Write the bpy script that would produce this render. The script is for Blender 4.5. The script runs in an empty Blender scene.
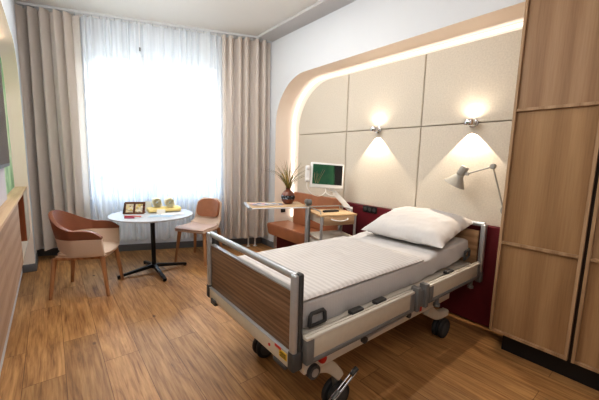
import bpy, bmesh, math, random
from mathutils import Vector, Matrix, noise
random.seed(7)
C = bpy.context.scene.collection
PI = math.pi
def V(*a): return Vector(a)

# ------------------------------------------------------------------ materials
def lin(c):
    return tuple(((v/255)/12.92 if v/255 <= .04045 else (((v/255)+.055)/1.055)**2.4) for v in c) + (1.0,)
class NT:
    def __init__(s, name):
        s.m = bpy.data.materials.new(name); s.m.use_nodes = True
        s.t = s.m.node_tree; s.t.nodes.clear()
        s.out = s.n('ShaderNodeOutputMaterial')
    def n(s, typ, **kw):
        x = s.t.nodes.new(typ)
        for k, v in kw.items():
            if k in x.inputs: x.inputs[k].default_value = v
            else: setattr(x, k, v)
        return x
    def l(s, a, b): s.t.links.new(a, b)
    def ramp(s, fac, stops):
        r = s.n('ShaderNodeValToRGB')
        e = r.color_ramp.elements
        while len(e) < len(stops): e.new(.5)
        for i, (p, c) in enumerate(stops):
            e[i].position = p; e[i].color = c
        s.l(fac, r.inputs[0]); return r.outputs[0]
    def coords(s, scale=(1,1,1), rot=(0,0,0), loc=(0,0,0)):
        tc = s.n('ShaderNodeTexCoord'); mp = s.n('ShaderNodeMapping')
        mp.inputs['Scale'].default_value = scale; mp.inputs['Rotation'].default_value = rot; mp.inputs['Location'].default_value = loc
        s.l(tc.outputs['Object'], mp.inputs[0]); return mp.outputs[0]
    def noise(s, vec, scale, detail=4, rough=.5, dist=0):
        x = s.n('ShaderNodeTexNoise'); x.inputs['Scale'].default_value = scale; x.inputs['Detail'].default_value = detail
        x.inputs['Roughness'].default_value = rough; x.inputs['Distortion'].default_value = dist
        s.l(vec, x.inputs['Vector']); return x.outputs[0]
    def bump(s, h, strength, dist=.01):
        b = s.n('ShaderNodeBump'); b.inputs['Strength'].default_value = strength; b.inputs['Distance'].default_value = dist
        s.l(h, b.inputs['Height']); return b.outputs[0]
    def mix(s, fac, a, b, mode='MIX'):
        x = s.n('ShaderNodeMix'); x.data_type = 'RGBA'; x.blend_type = mode
        for sock, v in ((x.inputs[0], fac), (x.inputs[6], a), (x.inputs[7], b)):
            if hasattr(v, 'links'): s.l(v, sock)
            else: sock.default_value = v
        return x.outputs[2]
    def prin(s, color, rough=.5, metal=0, normal=None, spec=.5, sheen=0, coat=0, emit=None, es=0, trans=0):
        p = s.n('ShaderNodeBsdfPrincipled')
        for nm, v in (('Base Color', color), ('Roughness', rough), ('Metallic', metal), ('Specular IOR Level', spec), ('Coat Weight', coat), ('Sheen Weight', sheen), ('Transmission Weight', trans)):
            if hasattr(v, 'links'): s.l(v, p.inputs[nm])
            else: p.inputs[nm].default_value = v
        if normal is not None: s.l(normal, p.inputs['Normal'])
        if emit: p.inputs['Emission Color'].default_value = emit; p.inputs['Emission Strength'].default_value = es
        s.l(p.outputs[0], s.out.inputs[0]); return p

def plain(name, rgb, rough=.5, metal=0, var=.04, scale=30, bump=0, bscale=200, spec=.5, sheen=0, coat=0):
    t = NT(name); co = t.coords()
    a = lin(rgb); b = tuple(x*(1-var*2) for x in a[:3]) + (1,)
    c = t.ramp(t.noise(co, scale, 3), [(.3, b), (.7, a)])
    nm = t.bump(t.noise(co, bscale, 2), bump, .004) if bump else None
    t.prin(c, rough, metal, nm, spec, sheen, 0 if not coat else coat); return t.m

def wood(name, cols, along='z', across='y', stretch=14, scale=3.2, rough=.45, knots=True, spec=.35, offset=(0,0,0), contrast=1.0):
    """long grain along one axis: wavy growth bands, fine pores, a few knots"""
    t = NT(name)
    sc = [1, 1, 1]; sc['xyz'.index(along)] = 1.6/stretch
    co = t.coords(tuple(sc), loc=offset)
    w = t.n('ShaderNodeTexWave'); w.wave_type = 'BANDS'; w.bands_direction = across.upper()
    w.inputs['Scale'].default_value = scale; w.inputs['Distortion'].default_value = 7; w.inputs['Detail'].default_value = 3; w.inputs['Detail Scale'].default_value = 1.1; w.inputs['Detail Roughness'].default_value = .55
    t.l(co, w.inputs['Vector'])
    sc2 = [110, 110, 110]; sc2['xyz'.index(along)] = 3.5
    fine = t.noise(t.coords(tuple(sc2), loc=offset), 1.0, 3, .6)
    sc3 = [16, 16, 16]; sc3['xyz'.index(along)] = .9
    mid = t.noise(t.coords(tuple(sc3), loc=offset), 1.0, 4, .6, .4)
    c = t.ramp(w.outputs[1], [(.1, lin(cols[0])), (.5, lin(cols[1])), (.95, lin(cols[2]))])
    c = t.mix(.38, c, t.ramp(mid, [(.32, lin(cols[0])), (.5, lin(cols[1])), (.68, lin(cols[2]))]))
    c = t.mix(.14*contrast, c, t.ramp(fine, [(.38, tuple(x*.6 for x in lin(cols[0])[:3])+(1,)), (.6, lin(cols[2]))]))
    if knots:
        v = t.n('ShaderNodeTexVoronoi'); v.inputs['Scale'].default_value = 1.5
        sk = [1.2, 1.2, 1.2]; sk['xyz'.index(along)] = .55
        t.l(t.coords(tuple(sk), loc=(offset[0]+.3, offset[1]+.7, offset[2]+.15)), v.inputs['Vector'])
        k = t.ramp(v.outputs['Distance'], [(.0, (.8,.8,.8,1)), (.045, (0,0,0,1))])
        c = t.mix(k, c, tuple(x*.5 for x in lin(cols[0])[:3]) + (1,))
    t.prin(c, rough, 0, t.bump(fine, .05, .002), spec); return t.m

def floor_mat():
    t = NT('plank_floor')
    tc = t.n('ShaderNodeTexCoord'); mp = t.n('ShaderNodeMapping'); mp.inputs['Rotation'].default_value = (0, 0, PI/2)
    t.l(tc.outputs['Object'], mp.inputs[0])
    def brick(c1, c2, mortar, ms):
        b = t.n('ShaderNodeTexBrick'); b.offset = .37; b.squash = 1
        b.inputs['Color1'].default_value = c1; b.inputs['Color2'].default_value = c2; b.inputs['Mortar'].default_value = mortar
        b.inputs['Scale'].default_value = 1; b.inputs['Mortar Size'].default_value = ms; b.inputs['Mortar Smooth'].default_value = .3
        b.inputs['Bias'].default_value = 0; b.inputs['Brick Width'].default_value = 1.25; b.inputs['Row Height'].default_value = .225
        t.l(mp.outputs[0], b.inputs['Vector']); return b
    b = brick((0,0,0,1), (1,1,1,1), (.5,.5,.5,1), .0)
    tone = b.outputs['Color']
    # per-plank shifted grain
    cm = t.n('ShaderNodeVectorMath'); cm.operation = 'SCALE'; t.l(tone, cm.inputs[0]); cm.inputs['Scale'].default_value = 17.0
    ad = t.n('ShaderNodeVectorMath'); ad.operation = 'ADD'; t.l(tc.outputs['Object'], ad.inputs[0]); t.l(cm.outputs[0], ad.inputs[1])
    g = t.n('ShaderNodeMapping'); g.inputs['Scale'].default_value = (7, .8, 1); t.l(ad.outputs[0], g.inputs[0])
    g1 = t.noise(g.outputs[0], 2.2, 6, .62, 1.1)
    g2m = t.n('ShaderNodeMapping'); g2m.inputs['Scale'].default_value = (42, 2.0, 1); t.l(ad.outputs[0], g2m.inputs[0])
    g2 = t.noise(g2m.outputs[0], 1.6, 3, .6, .3)
    c = t.ramp(g1, [(.26, lin((108, 72, 40))), (.45, lin((164, 119, 74))), (.62, lin((190, 146, 95))), (.8, lin((208, 168, 118)))])
    c = t.mix(.30, c, t.ramp(g2, [(.35, lin((96, 66, 40))), (.62, lin((202, 160, 110)))]))
    c = t.mix(.75, c, t.ramp(tone, [(0, (.76,.74,.72,1)), (.5, (.95,.95,.95,1)), (1, (1.12,1.08,1.03,1))]), 'MULTIPLY')
    v = t.n('ShaderNodeTexVoronoi'); v.inputs['Scale'].default_value = 2.6
    vm = t.n('ShaderNodeMapping'); vm.inputs['Scale'].default_value = (1.5, .8, 1); t.l(tc.outputs['Object'], vm.inputs[0]); t.l(vm.outputs[0], v.inputs['Vector'])
    k = t.ramp(v.outputs['Distance'], [(.015, (1,1,1,1)), (.075, (0,0,0,1))])
    c = t.mix(k, c, lin((70, 42, 24)))
    bj = brick((1,1,1,1), (1,1,1,1), (0,0,0,1), .0022)
    c = t.mix(1.0, c, t.ramp(bj.outputs['Color'], [(0, (.45,.42,.4,1)), (.8, (1,1,1,1))]), 'MULTIPLY')
    t.prin(c, .46, 0, t.bump(g2, .05, .003), .42); return t.m

def fabric(name, rgb, rough=.9, weave=420, var=.06, translucent=0):
    t = NT(name); co = t.coords()
    n1 = t.noise(co, weave, 1); n2 = t.noise(co, 5, 3)
    a = lin(rgb); b = tuple(x*(1-var*2.2) for x in a[:3]) + (1,)
    c = t.mix(.5, t.ramp(n1, [(.3, b), (.7, a)]), t.ramp(n2, [(.3, b), (.7, a)]))
    p = t.prin(c, rough, 0, t.bump(n1, .12, .002), .15, .15)
    if translucent:
        tr = t.n('ShaderNodeBsdfTranslucent'); t.l(c, tr.inputs[0])
        mx = t.n('ShaderNodeMixShader'); mx.inputs[0].default_value = translucent
        t.l(p.outputs[0], mx.inputs[1]); t.l(tr.outputs[0], mx.inputs[2]); t.l(mx.outputs[0], t.out.inputs[0])
    return t.m

def sheer_mat():
    t = NT('sheer_voile'); co = t.coords((1, 1, .02))
    n1 = t.noise(co, 26, 3)
    tp = t.n('ShaderNodeBsdfTransparent'); tp.inputs[0].default_value = (.95, .98, 1, 1)
    tl = t.n('ShaderNodeBsdfTranslucent'); tl.inputs[0].default_value = lin((240, 247, 253))
    df = t.n('ShaderNodeBsdfDiffuse'); df.inputs[0].default_value = lin((250, 250, 250))
    m1 = t.n('ShaderNodeMixShader'); m1.inputs[0].default_value = .5
    t.l(tl.outputs[0], m1.inputs[1]); t.l(df.outputs[0], m1.inputs[2])
    m2 = t.n('ShaderNodeMixShader'); r = t.ramp(n1, [(.3, (.66,)*3+(1,)), (.7, (.84,)*3+(1,))]); t.l(r, m2.inputs[0])
    t.l(tp.outputs[0], m2.inputs[1]); t.l(m1.outputs[0], m2.inputs[2]); t.l(m2.outputs[0], t.out.inputs[0]); return t.m

def glass_mat(name, tint=(1,1,1), gloss=.06):
    t = NT(name)
    tp = t.n('ShaderNodeBsdfTransparent'); tp.inputs[0].default_value = tint + (1,)
    gl = t.n('ShaderNodeBsdfGlossy'); gl.inputs['Roughness'].default_value = .02
    m = t.n('ShaderNodeMixShader'); m.inputs[0].default_value = gloss
    t.l(tp.outputs[0], m.inputs[1]); t.l(gl.outputs[0], m.inputs[2]); t.l(m.outputs[0], t.out.inputs[0]); return t.m

def emission(name, rgb, s):
    t = NT(name); e = t.n('ShaderNodeEmission'); e.inputs[0].default_value = lin(rgb); e.inputs[1].default_value = s
    t.l(e.outputs[0], t.out.inputs[0]); return t.m

def stripes(name, axis, scale, c1, c2, rough=.8, bump=.1, nscale=6):
    t = NT(name); co = t.coords()
    w = t.n('ShaderNodeTexWave'); w.wave_type = 'BANDS'; w.bands_direction = axis; w.inputs['Scale'].default_value = scale; w.inputs['Distortion'].default_value = .35
    w.inputs['Detail Scale'].default_value = 1.0
    t.l(co, w.inputs['Vector'])
    c = t.ramp(w.outputs[1], [(.35, lin(c1)), (.65, lin(c2))])
    h = t.noise(co, nscale, 4, .55)
    t.prin(c, rough, 0, t.bump(h, bump, .03), .25, .1); return t.m

M = {}
M['floor'] = floor_mat()
M['wall'] = plain('white_wall_paint', (220, 223, 227), .85, var=.01, scale=2, bump=.03, bscale=300)
M['reveal'] = plain('peach_reveal_paint', (250, 238, 226), .8, var=.01, scale=3)
M['ceiling'] = plain('ceiling_paint', (226, 225, 222), .9, var=.01, scale=2)
M['soffit'] = plain('soffit_grey', (196, 195, 196), .9, var=.01, scale=2)  # slightly greyer than the ceiling
M['panel'] = plain('beige_felt_panel', (222, 213, 199), .95, var=.06, scale=70, bump=.25, bscale=420, spec=.1)
M['burgundy'] = plain('burgundy_laminate', (106, 26, 38), .45, var=.04, scale=12)
M['skirting'] = plain('dark_grey_skirting', (116, 117, 120), .55, var=.03)
OAK = [(142, 109, 76), (159, 125, 90), (171, 138, 102)]
M['oak'] = wood('wardrobe_oak', OAK, 'z', 'y', 12, 1.5, .5)
M['oak2'] = wood('wardrobe_oak_offset', OAK, 'z', 'y', 12, 1.5, .5, offset=(3.3, 1.7, 5.1))
M['oak3'] = wood('wardrobe_oak_offset_again', [(142, 110, 82), (160, 128, 98), (172, 141, 111)], 'z', 'y', 12, 1.5, .5, offset=(7.1, 4.7, 2.1))
M['oak_frame'] = wood('oak_edge', [(146, 116, 86), (168, 137, 106), (182, 152, 121)], 'z', 'y', 20, 3, knots=False)
M['side_wood'] = wood('sideboard_oak', [(168, 140, 118), (184, 156, 134), (192, 166, 144)], 'y', 'z', 12, 3.0, knots=False, rough=.6, spec=.25)
M['top_wood'] = wood('ledge_oak', [(184, 152, 116), (204, 174, 138), (216, 188, 154)], 'y', 'x', 12, 3.0, knots=False)
M['inner_wood'] = wood('shelf_inside_wood', [(120, 68, 42), (146, 88, 56), (166, 104, 68)], 'z', 'x', 12, 3, knots=False)
M['walnut'] = wood('walnut_board', [(106, 80, 60), (134, 104, 80), (154, 123, 97)], 'y', 'z', 20, 11, knots=False, rough=.45, contrast=2.2)
M['head_oak'] = wood('headboard_oak', [(146, 112, 80), (172, 138, 104), (188, 156, 122)], 'y', 'z', 16, 4, knots=False)
M['beech'] = wood('beech_top', [(204, 172, 132), (222, 192, 152), (232, 204, 168)], 'x', 'y', 12, 3.4, knots=False)
M['drawer_oak'] = wood('drawer_oak', [(160, 128, 98), (190, 158, 126), (204, 174, 142)], 'x', 'z', 12, 4, knots=False)
M['leg_wood'] = wood('chair_leg_wood', [(154, 108, 74), (182, 134, 96), (198, 152, 112)], 'z', 'x', 14, 5, knots=False)
M['gap_shade_wood'] = wood('shaded_gap_wood', [(48, 36, 28), (58, 44, 34), (66, 50, 40)], 'z', 'y', 14, 3, knots=False)  # darkened so the gaps between the wardrobe doors read as shade
M['curtain'] = fabric('beige_curtain_fabric', (234, 225, 217), .95, 300, .03, .36)
M['sheer'] = sheer_mat()
M['rail_white'] = plain('white_track', (214, 216, 218), .5)
M['steel'] = plain('brushed_steel', (188, 190, 194), .34, .55, .03)
M['chrome'] = plain('chrome', (225, 225, 228), .08, 1, .01)
M['grey_metal'] = plain('grey_metal', (118, 118, 116), .4, .6, .03)
M['dark_grey'] = plain('dark_grey_plastic', (72, 72, 72), .5, 0, .04)
M['mid_grey'] = plain('mid_grey_plastic', (120, 120, 120), .5, 0, .04)
M['bed_cream'] = plain('cream_bed_metal', (206, 196, 180), .45, 0, .03)
M['bed_white'] = plain('white_bed_plastic', (222, 216, 206), .45, 0, .02)
M['black'] = plain('black_plastic', (22, 22, 24), .4, 0, .05)
M['black_metal'] = plain('black_metal', (26, 27, 30), .4, .3, .05)
M['rubber'] = plain('grey_rubber', (78, 80, 82), .7, 0, .05)
M['tyre'] = plain('dark_tyre', (44, 44, 46), .6, 0, .05)
M['red'] = plain('red_plastic', (196, 44, 30), .4)
M['yellow'] = plain('yellow_sticker', (226, 186, 50), .5)
M['white'] = plain('white_plastic', (236, 236, 236), .4, 0, .01)
M['table_white'] = plain('white_laminate', (190, 192, 197), .3, 0, .01)
M['leather'] = plain('cognac_leather', (170, 116, 88), .42, 0, .07, 14, .12, 260)
M['bench_leather'] = plain('bench_leather', (178, 120, 86), .45, 0, .06, 8, .1, 220)
M['chair_leather'] = plain('chair_leather', (140, 88, 64), .45, 0, .06, 14, .1, 260)
M['chair_cream'] = fabric('chair_cream_fabric', (224, 202, 184), .9, 500, .05)
M['seat_rose'] = fabric('chair_seat_leather', (206, 178, 164), .55, 400, .04)
M['sheet'] = stripes('bed_sheet_cotton', 'X', 14, (208, 205, 204), (210, 207, 206), .85, .35, 7)
M['quilt'] = stripes('striped_quilt_satin', 'X', 8.5, (208, 203, 200), (220, 215, 212), .75, .3, 9)
M['pillow'] = stripes('pillow_cotton', 'Y', 9, (212, 209, 208), (213, 210, 209), .8, .25, 8)
M['green_wall'] = None
M['glass'] = glass_mat('window_glass')
M['lens'] = glass_mat('lamp_lens_glass', (.9,.9,.9), .3)
M['frost'] = None
M['led'] = emission('warm_led', (255, 240, 226), 1.7)
M['led_soft'] = emission('warm_led_soft', (255, 224, 194), 4)
M['lamp_grey'] = plain('lamp_grey_paint', (160, 158, 152), .4, .0, .02)
M['towel'] = fabric('yellow_terry', (255, 234, 164), .95, 260, .04)
M['towel_pale'] = fabric('pale_yellow_terry', (255, 247, 212), .95, 260, .04)
M['paper'] = plain('white_card', (240, 238, 232), .7, 0, .01)
M['cord'] = plain('white_cord', (232, 228, 222), .5)
M['pipe'] = plain('pipe_enamel', (228, 228, 226), .4)
M['radiator'] = plain('radiator_enamel', (216, 212, 204), .5)

def mk_green():
    t = NT('green_mural'); co = t.coords((1, 1.4, .7))
    n1 = t.noise(co, 3.2, 4, .6, .8)
    c = t.ramp(n1, [(.3, lin((96, 140, 100))), (.48, lin((160, 196, 150))), (.62, lin((206, 220, 182))), (.8, lin((140, 110, 130)))])
    t.prin(c, .6); return t.m
M['green_wall'] = mk_green()
def mk_frost():
    t = NT('frosted_lower_glass')
    tl = t.n('ShaderNodeBsdfTranslucent'); tl.inputs[0].default_value = lin((176, 206, 236))
    tp = t.n('ShaderNodeBsdfTransparent'); tp.inputs[0].default_value = lin((170, 205, 236))
    m = t.n('ShaderNodeMixShader'); m.inputs[0].default_value = .45
    t.l(tl.outputs[0], m.inputs[1]); t.l(tp.outputs[0], m.inputs[2]); t.l(m.outputs[0], t.out.inputs[0]); return t.m
M['frost'] = mk_frost()
def mk_screen():
    t = NT('monitor_screen'); co = t.coords()
    sp = t.n('ShaderNodeSeparateXYZ'); t.l(co, sp.inputs[0])
    c = t.ramp(sp.outputs[0], [(.0, lin((30, 78, 56))), (.07, lin((44, 92, 62))), (.1, lin((22, 26, 26)))])
    # map x from -.2..+.2 is clamped at 0 by the ramp: left is green, right is dark
    n = t.noise(co, 9, 3); c = t.mix(.18, c, t.ramp(n, [(.4, lin((16, 40, 30))), (.7, lin((84, 104, 70)))]))
    p = t.prin(c, .12); t.l(c, p.inputs['Emission Color']); p.inputs['Emission Strength'].default_value = .28; return t.m
M['screen'] = mk_screen()
M['tv_screen'] = plain('tv_screen_glass', (52, 40, 46), .2, 0, .2, 6)
M['tv_panel'] = plain('pale_grey_panel', (206, 200, 204), .7, 0, .01)
def mk_vase():
    t = NT('brown_glazed_vase'); co = t.coords()
    sp = t.n('ShaderNodeSeparateXYZ'); t.l(co, sp.inputs[0])
    v = t.n('ShaderNodeTexVoronoi'); v.inputs['Scale'].default_value = 34; t.l(co, v.inputs['Vector'])
    dots = t.ramp(v.outputs['Distance'], [(.3, lin((150, 170, 190))), (.42, lin((24, 22, 30)))])
    band = t.ramp(sp.outputs[2], [(.0, (0,0,0,1)), (.062, (0,0,0,1)), (.066, (1,1,1,1)), (.108, (1,1,1,1)), (.112, (0,0,0,1))])
    n = t.noise(co, 12, 3); base = t.ramp(n, [(.3, lin((92, 48, 34))), (.7, lin((138, 78, 54)))])
    t.prin(t.mix(band, base, dots), .3, 0, None, .5, 0, .3); return t.m
M['vase'] = mk_vase()
M['blade'] = plain('dry_grass_blades', (120, 122, 58), .7, 0, .35, 18)
M['blade_tan'] = plain('tan_grass_blades', (186, 158, 96), .7, 0, .25, 18)
def mk_magazine(name, cols, scale):
    t = NT(name); co = t.coords()
    v = t.n('ShaderNodeTexVoronoi'); v.inputs['Scale'].default_value = scale; v.distance = 'CHEBYCHEV'; t.l(co, v.inputs['Vector'])
    sp = t.n('ShaderNodeSeparateColor'); t.l(v.outputs['Color'], sp.inputs[0])
    st = [(i/(len(cols)-1), lin(c)) for i, c in enumerate(cols)]
    t.prin(t.ramp(sp.outputs[0], st), .35); return t.m
M['magazine'] = mk_magazine('magazine_cover', [(236,232,226), (90,110,150), (238,236,232), (206,120,120), (120,150,110)], 16)
M['menu'] = mk_magazine('menu_card_print', [(244,238,224), (214,190,70), (240,232,214), (140,110,60), (244,240,230)], 44)
M['leaflet'] = mk_magazine('leaflet_print', [(150,184,214), (190,208,222), (120,160,196), (196,210,220)], 14)
M['menu_stand'] = wood('menu_stand_wood', [(70, 42, 28), (100, 62, 42), (126, 82, 58)], 'x', 'z', 8, 6, knots=False)

# ------------------------------------------------------------------ mesh helpers
def nb(): return bmesh.new()
def box(bm, x0, x1, y0, y1, z0, z1, bev=0, seg=2, mtx=None):
    r = bmesh.ops.create_cube(bm, size=1)
    vs = r['verts']
    for v in vs:
        v.co = V(x0+(v.co.x+.5)*(x1-x0), y0+(v.co.y+.5)*(y1-y0), z0+(v.co.z+.5)*(z1-z0))
        if mtx is not None: v.co = mtx @ v.co
    if bev:
        es = list({e for v in vs for e in v.link_edges})
        bmesh.ops.bevel(bm, geom=es, offset=bev, segments=seg, profile=.5, affect='EDGES', clamp_overlap=True)
    return bm
def frame_of(d):
    d = d.normalized(); a = V(0,0,1) if abs(d.z) < .95 else V(1,0,0)
    u = d.cross(a).normalized(); return u, d.cross(u).normalized()
def tube(bm, pts, r, n=10, closed=False, caps=True):
    pts = [Vector(p) for p in pts]; k = len(pts); rs = r if isinstance(r, (list, tuple)) else [r]*k
    rings = []; u = None
    for i, p in enumerate(pts):
        if closed: d = pts[(i+1) % k]-pts[i-1]
        else: d = pts[min(i+1, k-1)]-pts[max(i-1, 0)]
        d.normalize()
        if u is None: u, w = frame_of(d)
        else:
            u = (u-d*u.dot(d)).normalized(); w = d.cross(u)
        rings.append([bm.verts.new(p+(u*math.cos(2*PI*j/n)+w*math.sin(2*PI*j/n))*rs[i]) for j in range(n)])
    for i in range(k if closed else k-1):
        a, b = rings[i], rings[(i+1) % k]
        for j in range(n): bm.faces.new((a[j], a[(j+1) % n], b[(j+1) % n], b[j]))
    if caps and not closed:
        bm.faces.new(rings[0][::-1]); bm.faces.new(rings[-1])
    return bm
def cyl(bm, p0, p1, r, n=20, r1=None, bev=0):
    p0, p1 = Vector(p0), Vector(p1)
    if bev:
        d = (p1-p0).normalized()
        return tube(bm, [p0, p0+d*bev*.3, p0+d*bev, p1-d*bev, p1-d*bev*.3, p1], [r-bev, r-bev*.3, r, r, r-bev*.3, r-bev], n)
    return tube(bm, [p0, p1], [r, r if r1 is None else r1], n)
def lathe(bm, prof, c=(0,0,0), n=32, caps=True):
    rings = [[bm.verts.new((c[0]+r*math.cos(2*PI*j/n), c[1]+r*math.sin(2*PI*j/n), c[2]+z)) for j in range(n)] for r, z in prof]
    for a, b in zip(rings, rings[1:]):
        for j in range(n): bm.faces.new((a[j], a[(j+1) % n], b[(j+1) % n], b[j]))
    if caps:
        bm.faces.new(rings[0][::-1]); bm.faces.new(rings[-1])
    return bm
def grid(bm, f, nu, nv, closed_u=False):
    vs = [[bm.verts.new(f(i/(nu-(0 if closed_u else 1)), j/(nv-1))) for j in range(nv)] for i in range(nu)]
    for i in range(nu if closed_u else nu-1):
        for j in range(nv-1):
            bm.faces.new((vs[i][j], vs[(i+1) % nu][j], vs[(i+1) % nu][j+1], vs[i][j+1]))
    return vs
def prism(bm, poly, d):
    """poly: list of 3-D points, extruded along vector d"""
    a = [bm.verts.new(Vector(p)) for p in poly]; b = [bm.verts.new(Vector(p)+Vector(d)) for p in poly]
    n = len(poly)
    bm.faces.new(a[::-1]); bm.faces.new(b)
    for i in range(n): bm.faces.new((a[i], a[(i+1) % n], b[(i+1) % n], b[i]))
    return bm
def arc(p, c, r, a0, a1, n): return [(c[0]+r*math.cos(a0+(a1-a0)*i/n), c[1]+r*math.sin(a0+(a1-a0)*i/n)) for i in range(n+1)]
def smooth_path(pts, n=6):
    pts = [Vector(p) for p in pts]; out = []
    for i in range(len(pts)-1):
        p0, p1, p2, p3 = pts[max(i-1,0)], pts[i], pts[i+1], pts[min(i+2,len(pts)-1)]
        for k in range(n):
            t = k/n
            out.append(.5*((2*p1)+(p2-p0)*t+(2*p0-5*p1+4*p2-p3)*t*t+(3*p1-p0-3*p2+p3)*t**3))
    out.append(pts[-1]); return out

def obj(name, bm, mat, parent=None, smooth=True, mods=(), world=False, angle=40):
    bmesh.ops.recalc_face_normals(bm, faces=bm.faces)
    if parent is not None and world:
        q = parent
        while q.parent is not None: q = q.parent
        bmesh.ops.transform(bm, matrix=(Matrix.Translation(q.location) @ q.rotation_euler.to_matrix().to_4x4()).inverted(), verts=bm.verts)
    me = bpy.data.meshes.new(name)
    if smooth:
        lim = math.radians(angle)
        for f in bm.faces: f.smooth = True
        for e in bm.edges:
            e.smooth = not (len(e.link_faces) != 2 or e.calc_face_angle(0) > lim)
    bm.to_mesh(me); bm.free()
    o = bpy.data.objects.new(name, me); C.objects.link(o)
    for m in (mat if isinstance(mat, (list, tuple)) else [mat]): me.materials.append(m)
    if parent is not None: o.parent = parent
    for typ, kw in mods:
        md = o.modifiers.new(typ.lower(), typ)
        for k, v in kw.items(): setattr(md, k, v)
    return o
def thing(name, label, cat, loc=(0,0,0), rotz=0, group=None):
    o = bpy.data.objects.new(name, None); C.objects.link(o); o.empty_display_size = .1
    o.location = loc; o.rotation_euler = (0, 0, rotz); o['label'] = label; o['category'] = cat
    if group: o['group'] = group
    return o
def tag(o, label, cat, group=None, kind=None):
    o['label'] = label; o['category'] = cat
    if group: o['group'] = group
    if kind: o['kind'] = kind
    return o
def struct(name, bm, mat, parent=None, **kw):
    o = obj(name, bm, mat, parent, **kw)
    o['kind'] = 'structure'; return o
def copy_tree(o, parent=None):
    c = o.copy(); C.objects.link(c)
    if parent is not None: c.parent = parent
    for ch in list(o.children): copy_tree(ch, c)
    return c

# ------------------------------------------------------------------ room geometry
CZ = 3.36                                   # ceiling
XW, XB, XP = 2.87, 3.24, 3.10               # right wall face, niche back, felt panel face
XR = 3.06                                   # burgundy wainscot face
WD = V(-.93466, .35555, 0); WN = V(-.35555, -.93466, 0); W0 = V(2.592, 4.723, 0)
def wp(t, off, z): return W0+WD*t+WN*off+V(0, 0, z)

bm = nb(); box(bm, -2.2, 3.6, -2.2, 6.4, -.08, 0); struct('floor', bm, M['floor'], smooth=False)
bm = nb(); box(bm, -2.2, 3.6, -2.2, 6.4, CZ, CZ+.1); struct('ceiling', bm, M['ceiling'], smooth=False)
bm = nb(); box(bm, 2.61, XW, -2.0, 4.36, CZ-.035, CZ); struct('trim_1', bm, M['soffit'], smooth=False)

# right wall with arched niche (open to the floor)
def niche_outline(y_far, z_top, R, n=14):
    pts = [(y_far, 0.0)]
    pts += arc(None, (y_far-R, z_top-R), R, 0, PI/2, n)
    return pts
NY0 = .89
out = niche_outline(4.235, 2.72, .70)
bm = nb()
pr = out+[(NY0, 2.72)]
def quad(bm, *p): bm.faces.new([bm.verts.new(q) for q in p])
for (y0, z0), (y1, z1) in zip(pr, pr[1:]):           # wall face above / beyond the arch
    if y0 == y1: quad(bm, (XW, y0, z0), (XW, y1, z1), (XW, 4.66, z1), (XW, 4.66, z0))
    elif z0 < z1:
        quad(bm, (XW, y0, z0), (XW, y1, z1), (XW, 4.66, z1), (XW, 4.66, z0))
    else: pass
quad(bm, (XW, 4.66, 2.72), (XW, NY0, 2.72), (XW, NY0, CZ), (XW, 4.66, CZ))
quad(bm, (XW, 4.66, 0), (XW, 4.66, CZ), (XW+.4, 4.66, CZ), (XW+.4, 4.66, 0))
bmesh.ops.remove_doubles(bm, verts=bm.verts, dist=1e-5)
struct('wall_right', bm, M['wall'], smooth=False)
bm = nb()
for (y0, z0), (y1, z1) in zip(pr, pr[1:]):
    quad(bm, (XW, y0, z0), (XW, y1, z1), (XB+.02, y1, z1), (XB+.02, y0, z0))
bmesh.ops.remove_doubles(bm, verts=bm.verts, dist=1e-5)
struct('wall_niche_reveal', bm, M['reveal'])
bm = nb(); box(bm, XB, XB+.06, -1.9, 4.3, 0, CZ); struct('wall_niche_back', bm, M['reveal'], smooth=False)

# window wall with its opening
T0, T1, Z0, Z1 = .39, 2.26, .86, 2.97
bm = nb()
def wbox(bm, t0, t1, o0, o1, z0, z1, bev=0):
    m = Matrix(((WD.x, WN.x, 0, W0.x), (WD.y, WN.y, 0, W0.y), (0, 0, 1, 0), (0, 0, 0, 1)))
    return box(bm, t0, t1, o0, o1, z0, z1, bev, mtx=m)
wbox(bm, -.75, T0, -.25, 0, 0, CZ); wbox(bm, T1, 3.3, -.25, 0, 0, CZ)
wbox(bm, T0, T1, -.25, 0, 0, Z0); wbox(bm, T0, T1, -.25, 0, Z1, CZ)
struct('wall_window', bm, M['wall'], smooth=False)
win = bpy.data.objects.new('window_1', None); C.objects.link(win); win['kind'] = 'structure'
bm = nb()
fw = .06
for a, b in ((T0+.0, T0+fw), (1.46, 1.56), (T1-fw, T1)): wbox(bm, a, b, -.17, -.10, Z0, Z1, .006)
for a, b in ((Z0, Z0+fw), (1.15, 1.24), (Z1-fw, Z1)): wbox(bm, T0+fw, 1.46, -.165, -.105, a, b, .006); wbox(bm, 1.56, T1-fw, -.165, -.105, a, b, .006)
struct('window_frame', bm, M['white'], win)
bm = nb()
for a, b in ((T0+fw, 1.46), (1.56, T1-fw)): wbox(bm, a, b, -.14, -.134, 1.24, Z1-fw)
struct('window_glass', bm, M['glass'], win, smooth=False)
bm = nb()
for a, b in ((T0+fw, 1.46), (1.56, T1-fw)): wbox(bm, a, b, -.14, -.134, Z0+fw, 1.15)
struct('window_glass', bm, M['frost'], win, smooth=False)
bm = nb(); wbox(bm, T0-.05, T1+.05, -.10, .04, Z0-.03, Z0, .006); struct('window_sill', bm, M['white'], win)

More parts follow.
